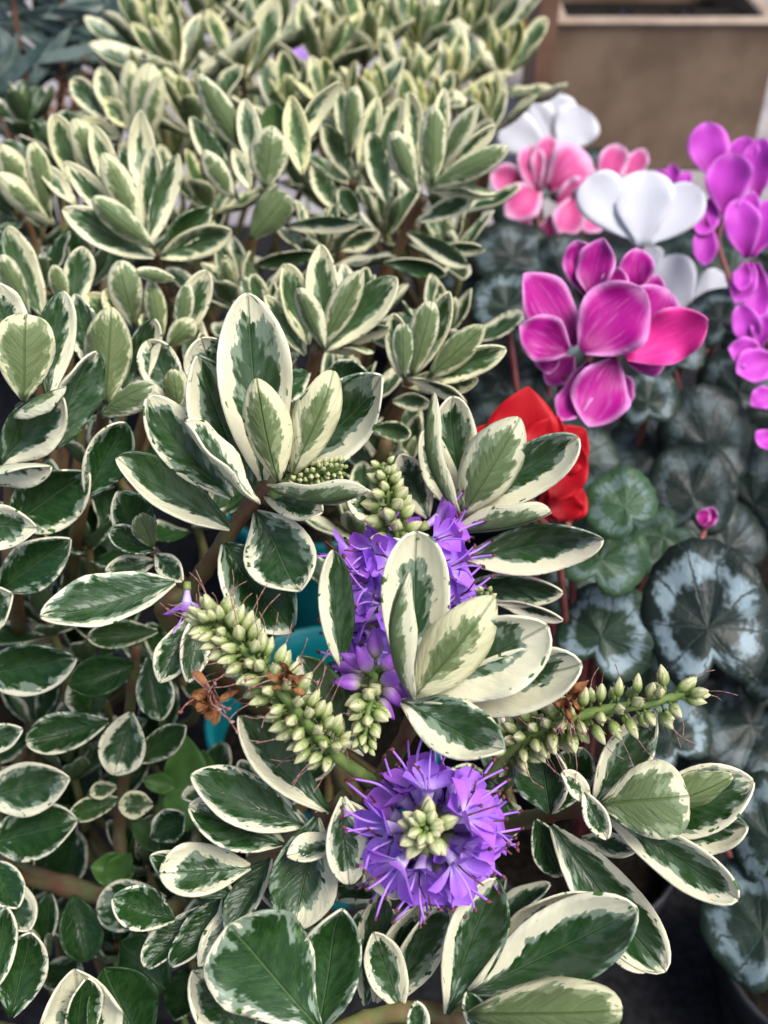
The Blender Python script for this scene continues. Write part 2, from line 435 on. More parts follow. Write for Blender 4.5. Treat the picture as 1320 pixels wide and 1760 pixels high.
def sheet(name, x0, x1, y0, y1, z, mat):
    o = obj(name, [(x0, y0, z), (x1, y0, z), (x1, y1, z), (x0, y1, z)], [(0, 1, 2, 3)], [mat], (0, 0, 0), smooth=False)
    o['kind'] = 'structure'; return o
sheet('ground', -80, 80, -80, 80, 0.0, M_PAVE)
sheet('ground_cover_fabric', -1.6, 0.52, -1.0, 1.30, 0.004, M_MAT)

def lathe(prof, seg=40):
    V, Fc = [], []
    for r, z in prof:
        for k in range(seg):
            a = 2 * math.pi * k / seg; V.append((r * math.cos(a), r * math.sin(a), z))
    for i in range(len(prof) - 1):
        for k in range(seg):
            a, b = i * seg + k, i * seg + (k + 1) % seg; Fc.append((a, b, b + seg, a + seg))
    return V, Fc

def pot(x, y, r, h, mat, label, group=None, name='plant_pot'):
    t = thing(name, (x, y, .004), label, 'pot', group)
    o = np.array((x, y, .0045))
    V, Fc = lathe([(.0, 0), (r * .74, 0), (r * .76, .004), (r * .94, h - .020), (r * .94, h - .018), (r, h - .017), (r * 1.01, h - .002), (r * .99, h), (r * .955, h - .001), (r * .93, h - .02), (r * .74, .006), (0, .006)])
    obj('pot_wall', np.array(V) + o, Fc, [mat], o, t)
    rr = random.Random(int(x * 1e4)); V, Fc = lathe([(r * .915, h - .03), (r * .7, h - .026), (r * .4, h - .028), (r * .12, h - .024), (0.0005, h - .025)], 28)
    V = [np.array(v) + o + np.array((0, 0, rr.uniform(-.002, .002))) for v in V]
    obj('soil', V, Fc, [M_SOIL], o, t)
    return np.array((x, y, h - .022))

# wooden planter box behind, with black pots standing in it
TL, TR = P(955, 28, 1.40), P(1346, 26, 1.40)
zt = TL[2]; xl, xr, yf = TL[0], TR[0], TL[1]; dp = .30; wt = .014
planter = thing('planter_box', ((xl + xr) / 2, yf + dp / 2, 0), 'large brown square planter box standing on the grey pavement', 'planter')
def prism(name, x0, x1, y0, y1, z0, z1, mat, parent, tap=0., bev=.003):
    def ringv(z, t, ins): return [(x0 + t + ins, y0 + t + ins, z), (x1 - t - ins, y0 + t + ins, z), (x1 - t - ins, y1 - t - ins, z), (x0 + t + ins, y1 - t - ins, z)]
    R = [ringv(z0, tap, bev), ringv(z0 + bev, tap, 0), ringv(z1 - bev, 0, 0), ringv(z1, 0, bev)]
    V = sum(R, []); Fc = [(3, 2, 1, 0), (12, 13, 14, 15)]
    for i in range(3):
        for k in range(4):
            a, b = i * 4 + k, i * 4 + (k + 1) % 4; Fc.append((a, b, b + 4, a + 4))
    return obj(name, V, Fc, [mat], ((x0 + x1) / 2, (y0 + y1) / 2, z0), parent, smooth=False)
prism('front_panel', xl, xr, yf, yf + wt, .001, zt - .012, M_BOX, planter)
prism('back_panel', xl, xr, yf + dp - wt, yf + dp, .001, zt - .012, M_BOX, planter)
prism('side_panel', xl + .001, xl + wt, yf + wt + .0005, yf + dp - wt - .0005, .001, zt - .012, M_BOX, planter)
prism('side_panel', xr - wt, xr - .001, yf + wt + .0005, yf + dp - wt - .0005, .001, zt - .012, M_BOX, planter)
for (a, b, c, d_) in ((xl - .004, xr + .004, yf - .005, yf + .018), (xl - .004, xr + .004, yf + dp - .018, yf + dp + .005),
                      (xl - .004, xl + .018, yf + .0185, yf + dp - .0185), (xr - .018, xr + .004, yf + .0185, yf + dp - .0185)):
    prism('rim', a, b, c, d_, zt - .0112, zt - .004, M_BOXL, planter)
prism('soil', xl + wt + .001, xr - wt - .001, yf + wt + .001, yf + dp - wt - .001, .01, zt - .06, M_SOIL, planter)
for i in range(3):
    cx = xl + .06 + i * .085; t = thing('nursery_pot', (cx, yf + .09, zt - .06), ['square black nursery pot inside the planter box, next to the timber post', 'square black nursery pot inside the planter box, between the two others', 'square black nursery pot inside the planter box, farthest from the timber post'][i], 'pot', 'black pots inside the planter box')
    prism('pot_wall', cx - .037, cx + .037, yf + .05, yf + .13, zt - .059, zt - .026, M_BLACK, t, tap=.004)
    prism('soil', cx - .032, cx + .032, yf + .055, yf + .125, zt - .0258, zt - .024, M_SOIL, t)
# a timber post left of the box and a yellow painted kerb board beyond it
pz = P(940, 20, 1.5)
def at_y(px, py, y):
    v = P(px, py, 1.0) - CAM; return CAM + v * (y / v[1])
post = prism('timber_post', at_y(922, 100, yf - .03)[0], at_y(953, 100, yf - .03)[0], yf - .03, yf + .03, .001, .42, M_POST, None)
post['label'] = 'reddish brown timber post beside the planter box'; post['category'] = 'post'
yb = P(905, 12, 1.8)
yel = prism('painted_board', yb[0] - .12, yb[0] + .10, yb[1], yb[1] + .03, .001, yb[2] - .012, M_YEL, None)
yel['label'] = 'yellow painted board lying beyond the timber post'; yel['category'] = 'board'
gb = P(520, 40, 1.5)

# pots
def ground_xy(px, py, z):
    v = P(px, py, 1.0) - CAM; t = (z - CAM[2]) / v[2]; return CAM + v * t
g = ground_xy(562, 1232, .125); ROOT1 = pot(g[0], g[1], .069, .125, M_TEAL, 'teal plastic pot under the flowering variegated hebe', name='teal_pot')
g = ground_xy(640, 930, .115); ROOT3 = pot(g[0] - .045, g[1] + .06, .07, .115, M_TEAL, 'teal plastic pot hidden under the dense hebe behind the flowers', name='teal_pot')
g = ground_xy(40, 1240, .12); ROOT2 = pot(g[0], g[1], .07, .12, M_BLACK, 'black plastic pot under the hebe with dark lower leaves')
ROOT4 = pot(-.17, .80, .07, .125, M_BLACK, 'black plastic pot under the hebe beside the grey-green willow-leaved plant')
ROOT5 = pot(.05, .86, .075, .125, M_BLACK, 'black plastic pot under the farthest hebe near the planter box')
HEBE = 'variegated hebe shrubs in pots'
H1 = thing('hebe_shrub', ROOT1, 'variegated cream and green hebe bearing violet flower spikes, in teal pot', 'shrub', HEBE)
H2 = thing('hebe_shrub', ROOT2, 'variegated hebe with dark green lower leaves and a brown woody stem', 'shrub', HEBE)
H3 = thing('hebe_shrub', ROOT3, 'broad variegated hebe without flowers, between the flowering hebe and the farthest ones', 'shrub', HEBE)
H4 = thing('hebe_shrub', ROOT4, 'variegated hebe beside the grey-green willow-leaved plant', 'shrub', HEBE)
H5 = thing('hebe_shrub', ROOT5, 'yellowish variegated hebe in front of the timber post', 'shrub', HEBE)

# ------------------------------------------------------------------ hebe leaves: (base x, y, tip x, y, width, roll, flags)
# R1, the big whorl
rosette(H1, ROOT1, .318, [(462, 828), (420, 880), (372, 950), (330, 1010)], [
    (385, 935, 500, 1086, 122, 0, 'd', -.3), (440, 880, 515, 1018, 120, 0, '', -.6),
    (300, 1000, 70, 1062, 96, 22, '', -.35), (455, 850, 556, 882, 62, -10, 'w', -.4),
    (385, 690, 345, 582, 95, 0, ''), (395, 908, 203, 786, 86, 16, 'Lw', -.45),
    (398, 855, 247, 688, 100, 12, ''), (432, 835, 338, 612, 122, 10, 'l'), (452, 825, 424, 505, 134, 4, 'w'),
    (495, 815, 663, 648, 128, -8, 'rw', -.3), (461, 834, 632, 842, 74, -118, 'w', -.5),
    (446, 864, 326, 722, 70, 62, 'wf', -.5), (505, 812, 574, 641, 80, 8, 'uyc', -.35), (478, 826, 440, 652, 82, -16, 'uyw', -.4)])
# side shoot below R1
rosette(H1, ROOT1, .335, [(262, 945), (300, 985), (340, 1030)], [
    (256, 950, 203, 845, 78, 10, 'd'), (268, 965, 183, 982, 42, 10, ''), (268, 952, 311, 997, 42, 0, ''),
    (265, 946, 189, 914, 46, 10, 'd'), (262, 938, 240, 888, 44, 10, 'uyd', -.6), (330, 1060, 275, 1172, 62, 10, '', -.4), (345, 1050, 325, 1172, 56, -10, '', -.4)], r0=.0014)
# R5, right of the spike
rosette(H1, ROOT1, .352, [(790, 890), (775, 940), (740, 1010)], [
    (790, 1012, 966, 1020, 70, 25, '', -.3), (850, 1036, 966, 1068, 34, 40, 'c', -.3),
    (735, 890, 690, 780, 64, -5, 'w'), (790, 885, 722, 742, 66, 20, 'c'), (790, 872, 773, 682, 84, 0, 'w'),
    (800, 962, 1036, 926, 96, 14, 'r', -.3), (790, 890, 994, 750, 94, 6, 'rw', -.3), (775, 912, 946, 884, 66, -128, 'w', -.4),
    (792, 888, 892, 718, 112, 6, 'uw', -.25), (790, 882, 737, 678, 52, -70, 'uf', -.3),
    (655, 895, 598, 842, 54, 0, 'c'), (770, 1000, 660, 930, 50, 0, '')])
# R6, the central whorl
rosette(H1, ROOT1, .292, [(716, 1205), (700, 1260), (660, 1330)], [
    (588, 1150, 572, 946, 66, 12, 'Lw'), (626, 1296, 510, 1126, 84, 14, 'Lw', -.35), (566, 1396, 406, 1230, 86, 14, 'Lw', -.35),
    (714, 1196, 713, 913, 128, 0, 'c', -.05), (730, 1212, 1001, 1142, 112, 8, 'cr', -.35), (690, 1206, 870, 1298, 100, -6, 'rw', -.6),
    (726, 1202, 940, 1078, 140, 4, 'rc', -.3), (714, 1196, 848, 1032, 112, 6, 'uyc', -.3), (712, 1200, 690, 988, 66, -62, 'uwf', -.4)], step=.0026)
# R7, lower left whorl
rosette(H1, ROOT1, .308, [(592, 1372), (540, 1420), (480, 1460)], [
    (345, 1560, 248, 1660, 66, 30, 'd', -.4), (380, 1540, 300, 1664, 62, 30, 'd', -.4), (425, 1520, 346, 1668, 62, 30, '', -.4),
    (465, 1475, 386, 1602, 62, 30, 'l', -.4), (405, 1540, 258, 1472, 66, 0, 'd'), (300, 1580, 195, 1545, 80, 0, 'd'),
    (430, 1490, 275, 1502, 92, 8, 'w', -.3), (486, 1450, 324, 1386, 92, 8, '', -.3), (522, 1420, 327, 1334, 98, 10, '', -.3),
    (545, 1405, 505, 1595, 118, 0, 'l', -.1), (588, 1442, 494, 1470, 54, 30, 'c', -.4), (588, 1375, 632, 1480, 84, 0, '', -.2),
    (600, 1380, 690, 1540, 80, 20, 'w', -.2), (590, 1370, 600, 1520, 74, -10, 'w', -.2)])
# bottom shoots
rosette(H1, ROOT1, .280, [(560, 1780), (640, 1750), (720, 1735)], [
    (440, 1790, 333, 1668, 116, 10, 'l', -.3), (545, 1772, 585, 1552, 116, 0, 'd', -.2), (548, 1766, 392, 1590, 190, 0, 'do', -.3)], step=.004)
rosette(H1, ROOT1, .300, [(790, 1745), (720, 1748), (650, 1752), (590, 1765)], [
    (628, 1728, 652, 1538, 76, 20, 'l'), (645, 1722, 722, 1560, 84, 30, 'lc'), (668, 1738, 766, 1560, 84, 20, ''),
    (690, 1740, 640, 1600, 70, 0, 'w'), (840, 1655, 1018, 1534, 96, 20, 'lw', -.3), (768, 1742, 852, 1508, 104, 12, 'l', -.2),
    (808, 1706, 1098, 1560, 136, -2, 'l', -.3), (845, 1800, 803, 1708, 42, 0, 'd'), (722, 1795, 715, 1722, 38, 0, ''),
    (806, 1744, 1070, 1736, 112, 4, 'uy', -.5)], step=.0038, r0=.0026)
# R9, right whorl
rosette(H1, ROOT1, .312, [(1032, 1386), (985, 1392), (930, 1402), (880, 1420), (800, 1460)], [
    (1010, 1555, 1112, 1668, 66, 0, 'w', -.3), (1000, 1440, 1092, 1462, 44, 0, 'w', -.3), (920, 1410, 962, 1508, 60, 0, 'd', .1),
    (948, 1420, 1142, 1670, 108, -4, '', -.4), (950, 1395, 1003, 1288, 76, 0, 'd'), (945, 1398, 922, 1262, 100, -10, 'd'),
    (1078, 1440, 1284, 1420, 92, 8, 'r', -.25), (1085, 1422, 1294, 1342, 122, 0, '', -.25), (1022, 1382, 1122, 1222, 84, 12, 'lw', -.15),
    (1040, 1398, 1268, 1545, 82, 6, 'w', -.4), (1100, 1390, 1258, 1334, 62, 20, 'uyd', -.3), (1030, 1386, 1182, 1368, 132, -6, 'uo', -.35),
    (1012, 1376, 968, 1328, 38, 20, 'c', -.4), (1004, 1362, 1042, 1442, 40, 0, 'wf', -.4)])
# R3
rosette(H3, ROOT3, .41, [(545, 600), (535, 640), (520, 690)], [
    (550, 604, 642, 602, 50, -100, 'u', -.3), (535, 602, 668, 560, 60, 40, 'r', -.3), (525, 610, 455, 508, 50, 20, ''),
    (530, 592, 490, 455, 66, 16, ''), (555, 588, 552, 420, 70, 0, 'w'), (560, 602, 680, 477, 80, 0, 'r'),
    (555, 592, 622, 464, 60, 8, 'u', -.3), (558, 598, 514, 494, 50, -20, 'u', -.4),
    (560, 640, 640, 660, 70, 0, 'd'), (530, 640, 470, 680, 60, 0, 'd')])
# R4
rosette(H3, ROOT3, .41, [(705, 650), (690, 690), (670, 740)], [
    (640, 736, 706, 745, 42, 20, 'd', -.3), (675, 690, 738, 690, 40, 20, '', -.3), (690, 660, 820, 655, 60, 20, '', -.3),
    (690, 648, 677, 540, 50, 0, ''), (715, 640, 772, 502, 62, 0, ''), (700, 652, 802, 690, 42, 45, 'c', -.3),
    (730, 652, 869, 600, 66, 8, '', -.3), (708, 645, 742, 520, 66, 8, 'u', -.3), (738, 648, 832, 560, 54, 0, 'uy', -.3),
    (694, 650, 690, 556, 36, 0, 'u', -.3)])
# R10, left edge
rosette(H2, ROOT2, .350, [(40, 700), (30, 760), (20, 840), (20, 920)], [
    (0, 1012, 120, 928, 94, 0, 'd'), (-55, 1062, 23, 1020, 94, 0, ''), (20, 902, 152, 814, 116, 6, 'd', -.3), (95, 772, 160, 602, 92, 30, 'l', -.1),
    (150, 852, 216, 724, 82, 6, 'd'), (0, 802, 108, 684, 98, 6, 'r'), (-60, 832, 86, 806, 66, 60, 'cf', -.3), (-60, 900, 61, 908, 82, 10, 'w', -.3),
    (84, 685, 108, 500, 70, 12, 'r', -.1), (30, 610, -15, 486, 80, 0, 'w'), (25, 716, 113, 666, 52, -60, 'uc', -.3), (40, 688, 44, 541, 108, 0, 'uyo', -.25)])
rosette(H2, ROOT2, .375, [(180, 700), (170, 760), (150, 840)], [
    (305, 695, 253, 586, 76, 0, ''), (305, 702, 297, 636, 40, 0, 'uy'), (215, 692, 263, 548, 60, 16, 'r', -.1), (165, 640, 128, 505, 60, 0, ''),
    (170, 715, 260, 660, 56, -30, 'u', -.3), (182, 694, 190, 528, 86, 0, 'uy', -.2), (110, 760, 130, 640, 60, 20, '')])
# R12
rosette(H2, ROOT2, .43, [(285, 595), (280, 630), (260, 690)], [
    (120, 540, 145, 425, 62, 0, ''), (75, 545, 10, 392, 66, 10, 'r'), (50, 545, 0, 440, 50, 0, 'u'), (200, 560, 150, 505, 62, 0, 'y'), (232, 560, 178, 500, 60, 10, 'w'),
    (230, 562, 204, 450, 72, 0, 'u', -.3), (300, 592, 356, 466, 66, 0, 'w'), (275, 585, 245, 540, 40, 0, 'y'), (278, 582, 258, 480, 46, 0, 'uy', -.3),
    (310, 572, 322, 488, 38, 0, 'u', -.3), (288, 594, 332, 552, 52, 0, 'uy', -.3), (300, 480, 235, 466, 30, 0, 'u'), (110, 520, 92, 455, 38, 0, 'uy')])
# R13
rosette(H2, ROOT2, .485, [(268, 432), (272, 470), (285, 520)], [
    (55, 345, 0, 250, 60, 0, 'uyw'), (140, 335, 90, 200, 62, 10, 'w'), (170, 315, 130, 205, 54, 0, 'uyw'), (95, 388, -5, 300, 60, 0, 'uyc'), (86, 378, 58, 247, 50, 0, 'uy'),
    (250, 355, 240, 192, 62, 0, 'c'), (130, 352, 68, 282, 40, 20, 'c'), (205, 350, 160, 215, 50, 0, 'w'), (285, 425, 362, 358, 64, 0, 'd'), (275, 442, 397, 397, 66, 10, '', -.3),
    (250, 402, 265, 255, 50, 0, 'w'), (255, 422, 304, 264, 56, 25, 'r'), (232, 402, 112, 278, 56, 10, 'w'), (265, 442, 108, 360, 76, 14, '', -.3),
    (246, 395, 176, 264, 60, 0, 'uyw', -.3), (264, 425, 160, 340, 62, 0, 'u', -.4)], step=.0026)
# R14
rosette(H4, ROOT4, .60, [(225, 240), (230, 280), (240, 330)], [
    (210, 238, 140, 204, 40, 20, 'c'), (180, 202, 124, 136, 50, 0, ''), (196, 202, 172, 116, 48, 0, 'w'), (226, 242, 222, 106, 46, 0, 'uyc'),
    (236, 242, 256, 112, 62, 0, 'uyc'), (220, 218, 180, 168, 44, 0, 'yw'), (250, 245, 275, 130, 46, 0, 'uyc')])
# R15
rosette(H3, ROOT3, .505, [(455, 330), (445, 370), (430, 430), (420, 500)], [
    (450, 508, 388, 440, 64, 0, 'ud', -.2), (440, 455, 542, 435, 40, 30, 'd'), (395, 300, 365, 175, 50, 10, 'w'), (410, 345, 328, 200, 54, 25, 'l'),
    (420, 262, 340, 127, 60, 0, 'u'), (470, 302, 475, 180, 76, 0, 'yp'), (500, 262, 582, 140, 50, 30, 'c'), (440, 300, 420, 170, 50, 0, 'w'), (520, 300, 500, 165, 55, 0, 'yw'),
    (495, 390, 620, 384, 42, 30, 'r', -.3), (430, 326, 402, 256, 34, 0, 'c'), (455, 322, 468, 217, 82, 0, 'u', -.3), (430, 412, 492, 334, 80, 0, 'ud', -.3), (400, 340, 350, 260, 50, 0, 'uw')])
# R16, R17
rosette(H3, ROOT3, .525, [(608, 310), (600, 350), (590, 420)], [
    (580, 362, 535, 284, 46, 10, 'l'), (615, 378, 585, 324, 44, 0, 'd'), (606, 308, 554, 214, 50, 14, 'l'), (612, 292, 582, 150, 44, 0, ''), (618, 292, 650, 165, 44, 0, 'w'),
    (640, 300, 690, 170, 46, 0, 'w'), (600, 270, 610, 150, 44, 0, 'u'), (585, 430, 650, 395, 46, 20, '', -.3), (665, 350, 636, 228, 48, 10, 'l')])
rosette(H3, ROOT3, .50, [(728, 340), (705, 380), (680, 440), (650, 500)], [
    (660, 452, 768, 470, 40, 20, 'd', -.3), (750, 428, 833, 426, 32, 30, 'w', -.3), (700, 400, 806, 456, 44, 20, 'r', -.3), (715, 382, 812, 340, 44, 0, '', -.3),
    (740, 305, 765, 150, 44, 0, 'w'), (720, 300, 705, 160, 44, 0, 'c'), (735, 330, 852, 338, 50, -110, 'u', -.3), (745, 302, 820, 178, 50, 0, 'uw'), (760, 300, 850, 215, 40, 20, 'c'),
    (716, 332, 674, 229, 52, 0, 'u'), (742, 318, 746, 184, 60, 0, 'u', -.3), (742, 322, 874, 254, 56, -10, 'u', -.3)])
# lower left, in the shade of the plant
rosette(H2, ROOT2, .405, [(235, 1110), (225, 1200), (215, 1320), (205, 1420)], [
    (270, 1085, 150, 1096, 64, 10, 'd'), (205, 1372, 120, 1402, 48, 0, 'd'), (200, 1352, 155, 1362, 38, 0, ''), (262, 1382, 205, 1384, 60, 0, ''), (225, 1400, 272, 1466, 42, 0, 'p'),
    (232, 1312, 322, 1248, 64, 0, 'd'), (255, 1130, 276, 1238, 66, 0, 'd', -.2), (225, 1225, 198, 1332, 84, 0, '', -.2), (230, 1142, 118, 1180, 74, 0, 'p'), (186, 1240, 46, 1276, 72, 8, 'd', -.2)], r0=.0018)
rosette(H2, ROOT2, .385, [(-20, 1230), (-10, 1320), (10, 1440)], [
    (-20, 1452, 129, 1410, 104, 0, 'd', -.2), (-30, 1372, 123, 1336, 100, 8, '', -.2), (-42, 1162, 128, 1134, 98, 8, 'd', -.2), (-32, 1282, 36, 1254, 48, 0, ''), (0, 1500, 52, 1602, 62, 0, ''), (-20, 1480, 30, 1560, 70, 0, 'd')], step=.007)
rosette(H2, ROOT2, .395, [(300, 1565), (230, 1550), (160, 1535), (70, 1510), (-40, 1480)], [
    (285, 1545, 168, 1562, 92, 0, 'd', -.2), (125, 1540, 150, 1652, 76, 0, 'p', -.2), (285, 1700, 205, 1618, 96, 0, 'p'), (260, 1440, 320, 1400, 60, 0, 'd')], r0=.0034, r1=.005)
rosette(H2, ROOT2, .315, [(130, 1800), (60, 1790), (0, 1770)], [
    (20, 1748, 56, 1594, 84, 0, 'd', -.2), (240, 1800, 178, 1664, 140, 0, 'p', -.1), (150, 1815, 128, 1664, 146, 0, 'c', -.2), (135, 1805, 148, 1680, 70, 20, 'd', -.4), (-10, 1700, 10, 1560, 60, 0, 'd')])

for (px, py, d, sz) in [(560, 1480, .37, .040), (660, 1590, .37, .040), (470, 1340, .385, .04), (820, 1560, .36, .036), (870, 1340, .38, .038), (640, 1040, .40, .04), (500, 1560, .37, .04)]:
    free_rosette(H1, ROOT1, px, py, d, sz, px * .37, 4, young=0, wide=.36, margin=.14, spread=1.3)
# fill-in whorls standing behind and below the ones above
fr = random.Random(5)
for (px, py, d, sz) in [(400, 500, .50, .042), (470, 560, .46, .042), (620, 540, .47, .042), (360, 660, .42, .042), (600, 680, .45, .042), (760, 560, .49, .04),
                        (560, 420, .53, .04), (660, 380, .56, .04), (500, 720, .44, .042), (690, 800, .44, .042), (770, 420, .55, .038), (620, 900, .43, .04), (330, 420, .62, .05), (560, 330, .64, .05), (480, 270, .66, .05), (640, 300, .62, .05), (760, 330, .60, .046)]:
    free_rosette(H3, ROOT3, px, py, d, sz, fr.random(), 5, young=.2, wide=.30, margin=.26, spread=1.0)
for (px, py, d, sz) in [(150, 1130, .47, .055), (60, 1240, .50, .06), (250, 1290, .49, .055), (120, 1400, .50, .06), (40, 1540, .48, .055), (200, 1620, .46, .055), (320, 1500, .48, .055), (180, 1010, .48, .055), (330, 1640, .44, .05)]:
    free_rosette(H2, ROOT2, px, py, d, sz, py * .13, 3, young=.0, wide=.44, margin=-.08, spread=1.7, a0=22)
for (px, py, d, sz) in [(60, 480, .47, .044), (150, 470, .50, .044), (20, 350, .54, .044), (90, 260, .58, .04), (230, 330, .57, .042), (60, 900, .43, .044), (150, 930, .42, .044), (190, 800, .42, .042), (80, 1060, .44, .045),
                        (120, 1310, .47, .045), (300, 1150, .45, .042), (250, 1480, .46, .042), (60, 1640, .43, .042), (330, 1400, .46, .04), (330, 880, .44, .042), (40, 200, .68, .05), (150, 250, .66, .05), (60, 380, .60, .05), (200, 420, .58, .05)]:
    free_rosette(H2, ROOT2, px, py, d, sz, fr.random(), 4, young=.0, wide=.40, margin=.0, spread=1.3)
for (px, py, d, sz) in [(360, 330, .60, .050), (330, 200, .63, .050), (300, 100, .66, .056), (420, 110, .68, .056), (470, 40, .74, .056), (345, 20, .76, .054), (255, 60, .72, .050), (400, 30, .80, .054), (505, 190, .66, .05), (250, 160, .68, .046), (300, 260, .80, .06), (420, 200, .84, .06)]:
    free_rosette(H4, ROOT4, px, py, d, sz * 1.12, fr.random(), 5, axis=(0, -.12, 1), young=.45, margin=.32, spread=.95, wide=.32)
for (px, py, d, sz) in [(560, 90, .72, .052), (640, 70, .73, .054), (600, 20, .80, .054), (720, 60, .74, .054), (700, 140, .69, .048), (800, 60, .76, .056), (868, 110, .73, .052), (780, 140, .70, .048), (840, 20, .80, .052), (690, 0, .82, .052), (740, 200, .64, .046), (650, 190, .63, .046), (835, 200, .67, .044), (580, 180, .62, .046), (560, 0, .84, .05)]:
    free_rosette(H5, ROOT5, px, py, d, sz * 1.12, fr.random(), 5, axis=(0, -.12, 1), young=.55, margin=.36, spread=.95, wide=.31)

# ------------------------------------------------------------------ flower spikes: shared floret, bud and capsule meshes
def lobe(mb, base, dirn, n, L, w, mat, nu=5, nv=4, cup=.5, u0=.2, bend=-.15):
    ax = nrm(dirn); n = nrm(n - ax * np.dot(n, ax)); sd_ = np.cross(ax, n); V, Fc, C = [], [], []
    for i in range(nu + 1):
        u = i / nu; f = max(.28 + .72 * math.sin(min(1, u * 1.35) * math.pi / 2), 0) * (math.sqrt(max(1 - max(0, (u - .55) / .45) ** 2, .0)) if u > .55 else 1) + .02
        for j in range(nv + 1):
            v = -1 + 2 * j / nv
            V.append(base + ax * L * u + sd_ * (w / 2 * f * v) + n * (cup * w / 2 * f * v * v * .6 + bend * L * u * u)); C.append((0, u0 + (1 - u0) * u, 0, 1))
    for i in range(nu):
        for j in range(nv):
            a = i * (nv + 1) + j; Fc.append((a, a + 1, a + nv + 2, a + nv + 1))
    mb.add(V, Fc, mat, C)

def ellipsoid(mb, c, r, length, dirn, mat, seg=6, rings=4):
    d_ = nrm(dirn); pts = [c + d_ * length * (-.5 + i / rings) for i in range(rings + 1)]
    V, Fc = tube(pts, [max(r * math.sin(math.pi * i / rings), r * .15) for i in range(rings + 1)], seg)
    mb.add(V, Fc, mat, [(0, .5, 0, 1)] * len(V))

def floret_mesh(seed):
    r = random.Random(seed); mb = MB(); Z = np.array((0, 0, 1.))
    V, Fc = tube([Z * 0, Z * .003, Z * .0058], [.0009, .0011, .0017], 8, False); mb.add(V, Fc, 0, [(0, .12 if i > 15 else .3, 0, 1) for i in range(len(V))])
    V, Fc = tube([Z * -.001, Z * .0018], [.0012, .0016], 6); mb.add(V, Fc, 3, [(0, .3, 0, 1)] * len(V))
    for k in range(4):
        a = k * math.pi / 2 + r.uniform(-.15, .15); rad = np.array((math.cos(a), math.sin(a), 0)); el = math.radians(r.uniform(42, 68))
        d_ = rad * math.sin(el) + Z * math.cos(el); n = Z * math.sin(el) - rad * math.cos(el)
        lobe(mb, Z * .0054 + rad * .0012, d_, n, r.uniform(.0070, .0086), r.uniform(.0056, .0070), 0, cup=r.uniform(.3, .8), bend=r.uniform(-.28, .1))
    for k in range(2):
        a = r.uniform(0, 6.28) if k == 0 else a + math.pi + r.uniform(-.7, .7); rad = np.array((math.cos(a), math.sin(a), 0))
        L = r.uniform(.010, .0135); t = r.uniform(.25, .6)
        pp = smoothpath([Z * .005 + rad * .0008, Z * (.005 + L * .5) + rad * L * .5 * t * .7, Z * (.005 + L * math.cos(t)) + rad * L * math.sin(t)], 4)
        V, Fc = tube(pp, np.linspace(.00036, .00026, len(pp)), 5); mb.add(V, Fc, 1, [(0, (i // 5) / len(pp), 0, 1) for i in range(len(V))])
        ellipsoid(mb, pp[-1], .00050, .0014, rad + Z * .2, 2)
    a += 1.5; rad = np.array((math.cos(a), math.sin(a), 0)); V, Fc = tube(smoothpath([Z * .005, Z * .009 + rad * .0012, Z * .0125 + rad * .004], 3), .00022, 5); mb.add(V, Fc, 2, [(0, .8, 0, 1)] * len(V))
    return mesh('floret', mb.V, mb.F, [M_FLORET, M_FIL, M_ANTH, M_BUD], mb.M, {'lf': mb.A})

def bud_mesh(name, L, w, mats, seed, style=False, sepals=True):
    """ovoid bud or seed capsule held in four pointed sepals"""
    r = random.Random(seed); mb = MB(); Z = np.array((0, 0, 1.)); seg, rings = 8, 7; V, Fc, C = [], [], []
    for i in range(rings + 1):
        u = i / rings; rad = w / 2 * (.30 * (1 - u) + math.sin(math.pi * min(1, u ** .8 * .97 + .03)) ** .75) * (1 - .12 * u)
        for k in range(seg):
            a = 2 * math.pi * k / seg; rr = rad * (1 + .10 * math.cos(4 * a) * math.sin(math.pi * u))
            V.append((rr * math.cos(a), rr * math.sin(a), L * u)); C.append((.5 - .5 * math.cos(4 * a), u, 0, 1))
    for i in range(rings):
        for k in range(seg):
            a, b = i * seg + k, i * seg + (k + 1) % seg; Fc.append((a, b, b + seg, a + seg))
    Fc.append(tuple(range(rings * seg, rings * seg + seg))); mb.add(V, Fc, 0, C)
    if sepals:
        for k in range(4):
            a = k * math.pi / 2 + .4; rad = np.array((math.cos(a), math.sin(a), 0))
            lobe(mb, rad * w * .30, Z + rad * .20, -rad + Z * .2, L * r.uniform(.5, .68) * (1 if sepals is True else sepals), w * .5, 1, 4, 3, .6, 0., -.05)
    V, Fc = tube([Z * -.0022, Z * .0004], [.0005, .0006], 5); mb.add(V, Fc, 1, [(0, .05, 0, 1)] * len(V))
    if style:
        a = r.uniform(0, 6.28); rad = np.array((math.cos(a), math.sin(a), 0)); l2 = r.uniform(.005, .009)
        V, Fc = tube(smoothpath([Z * L * .95, Z * (L + l2 * .5) + rad * .0008, Z * (L + l2) + rad * .0028], 3), 0.00014, 5); mb.add(V, Fc, 2, [(0, .8, 0, 1)] * len(V))
    return mesh(name, mb.V, mb.F, mats, mb.M, {'lf': mb.A})

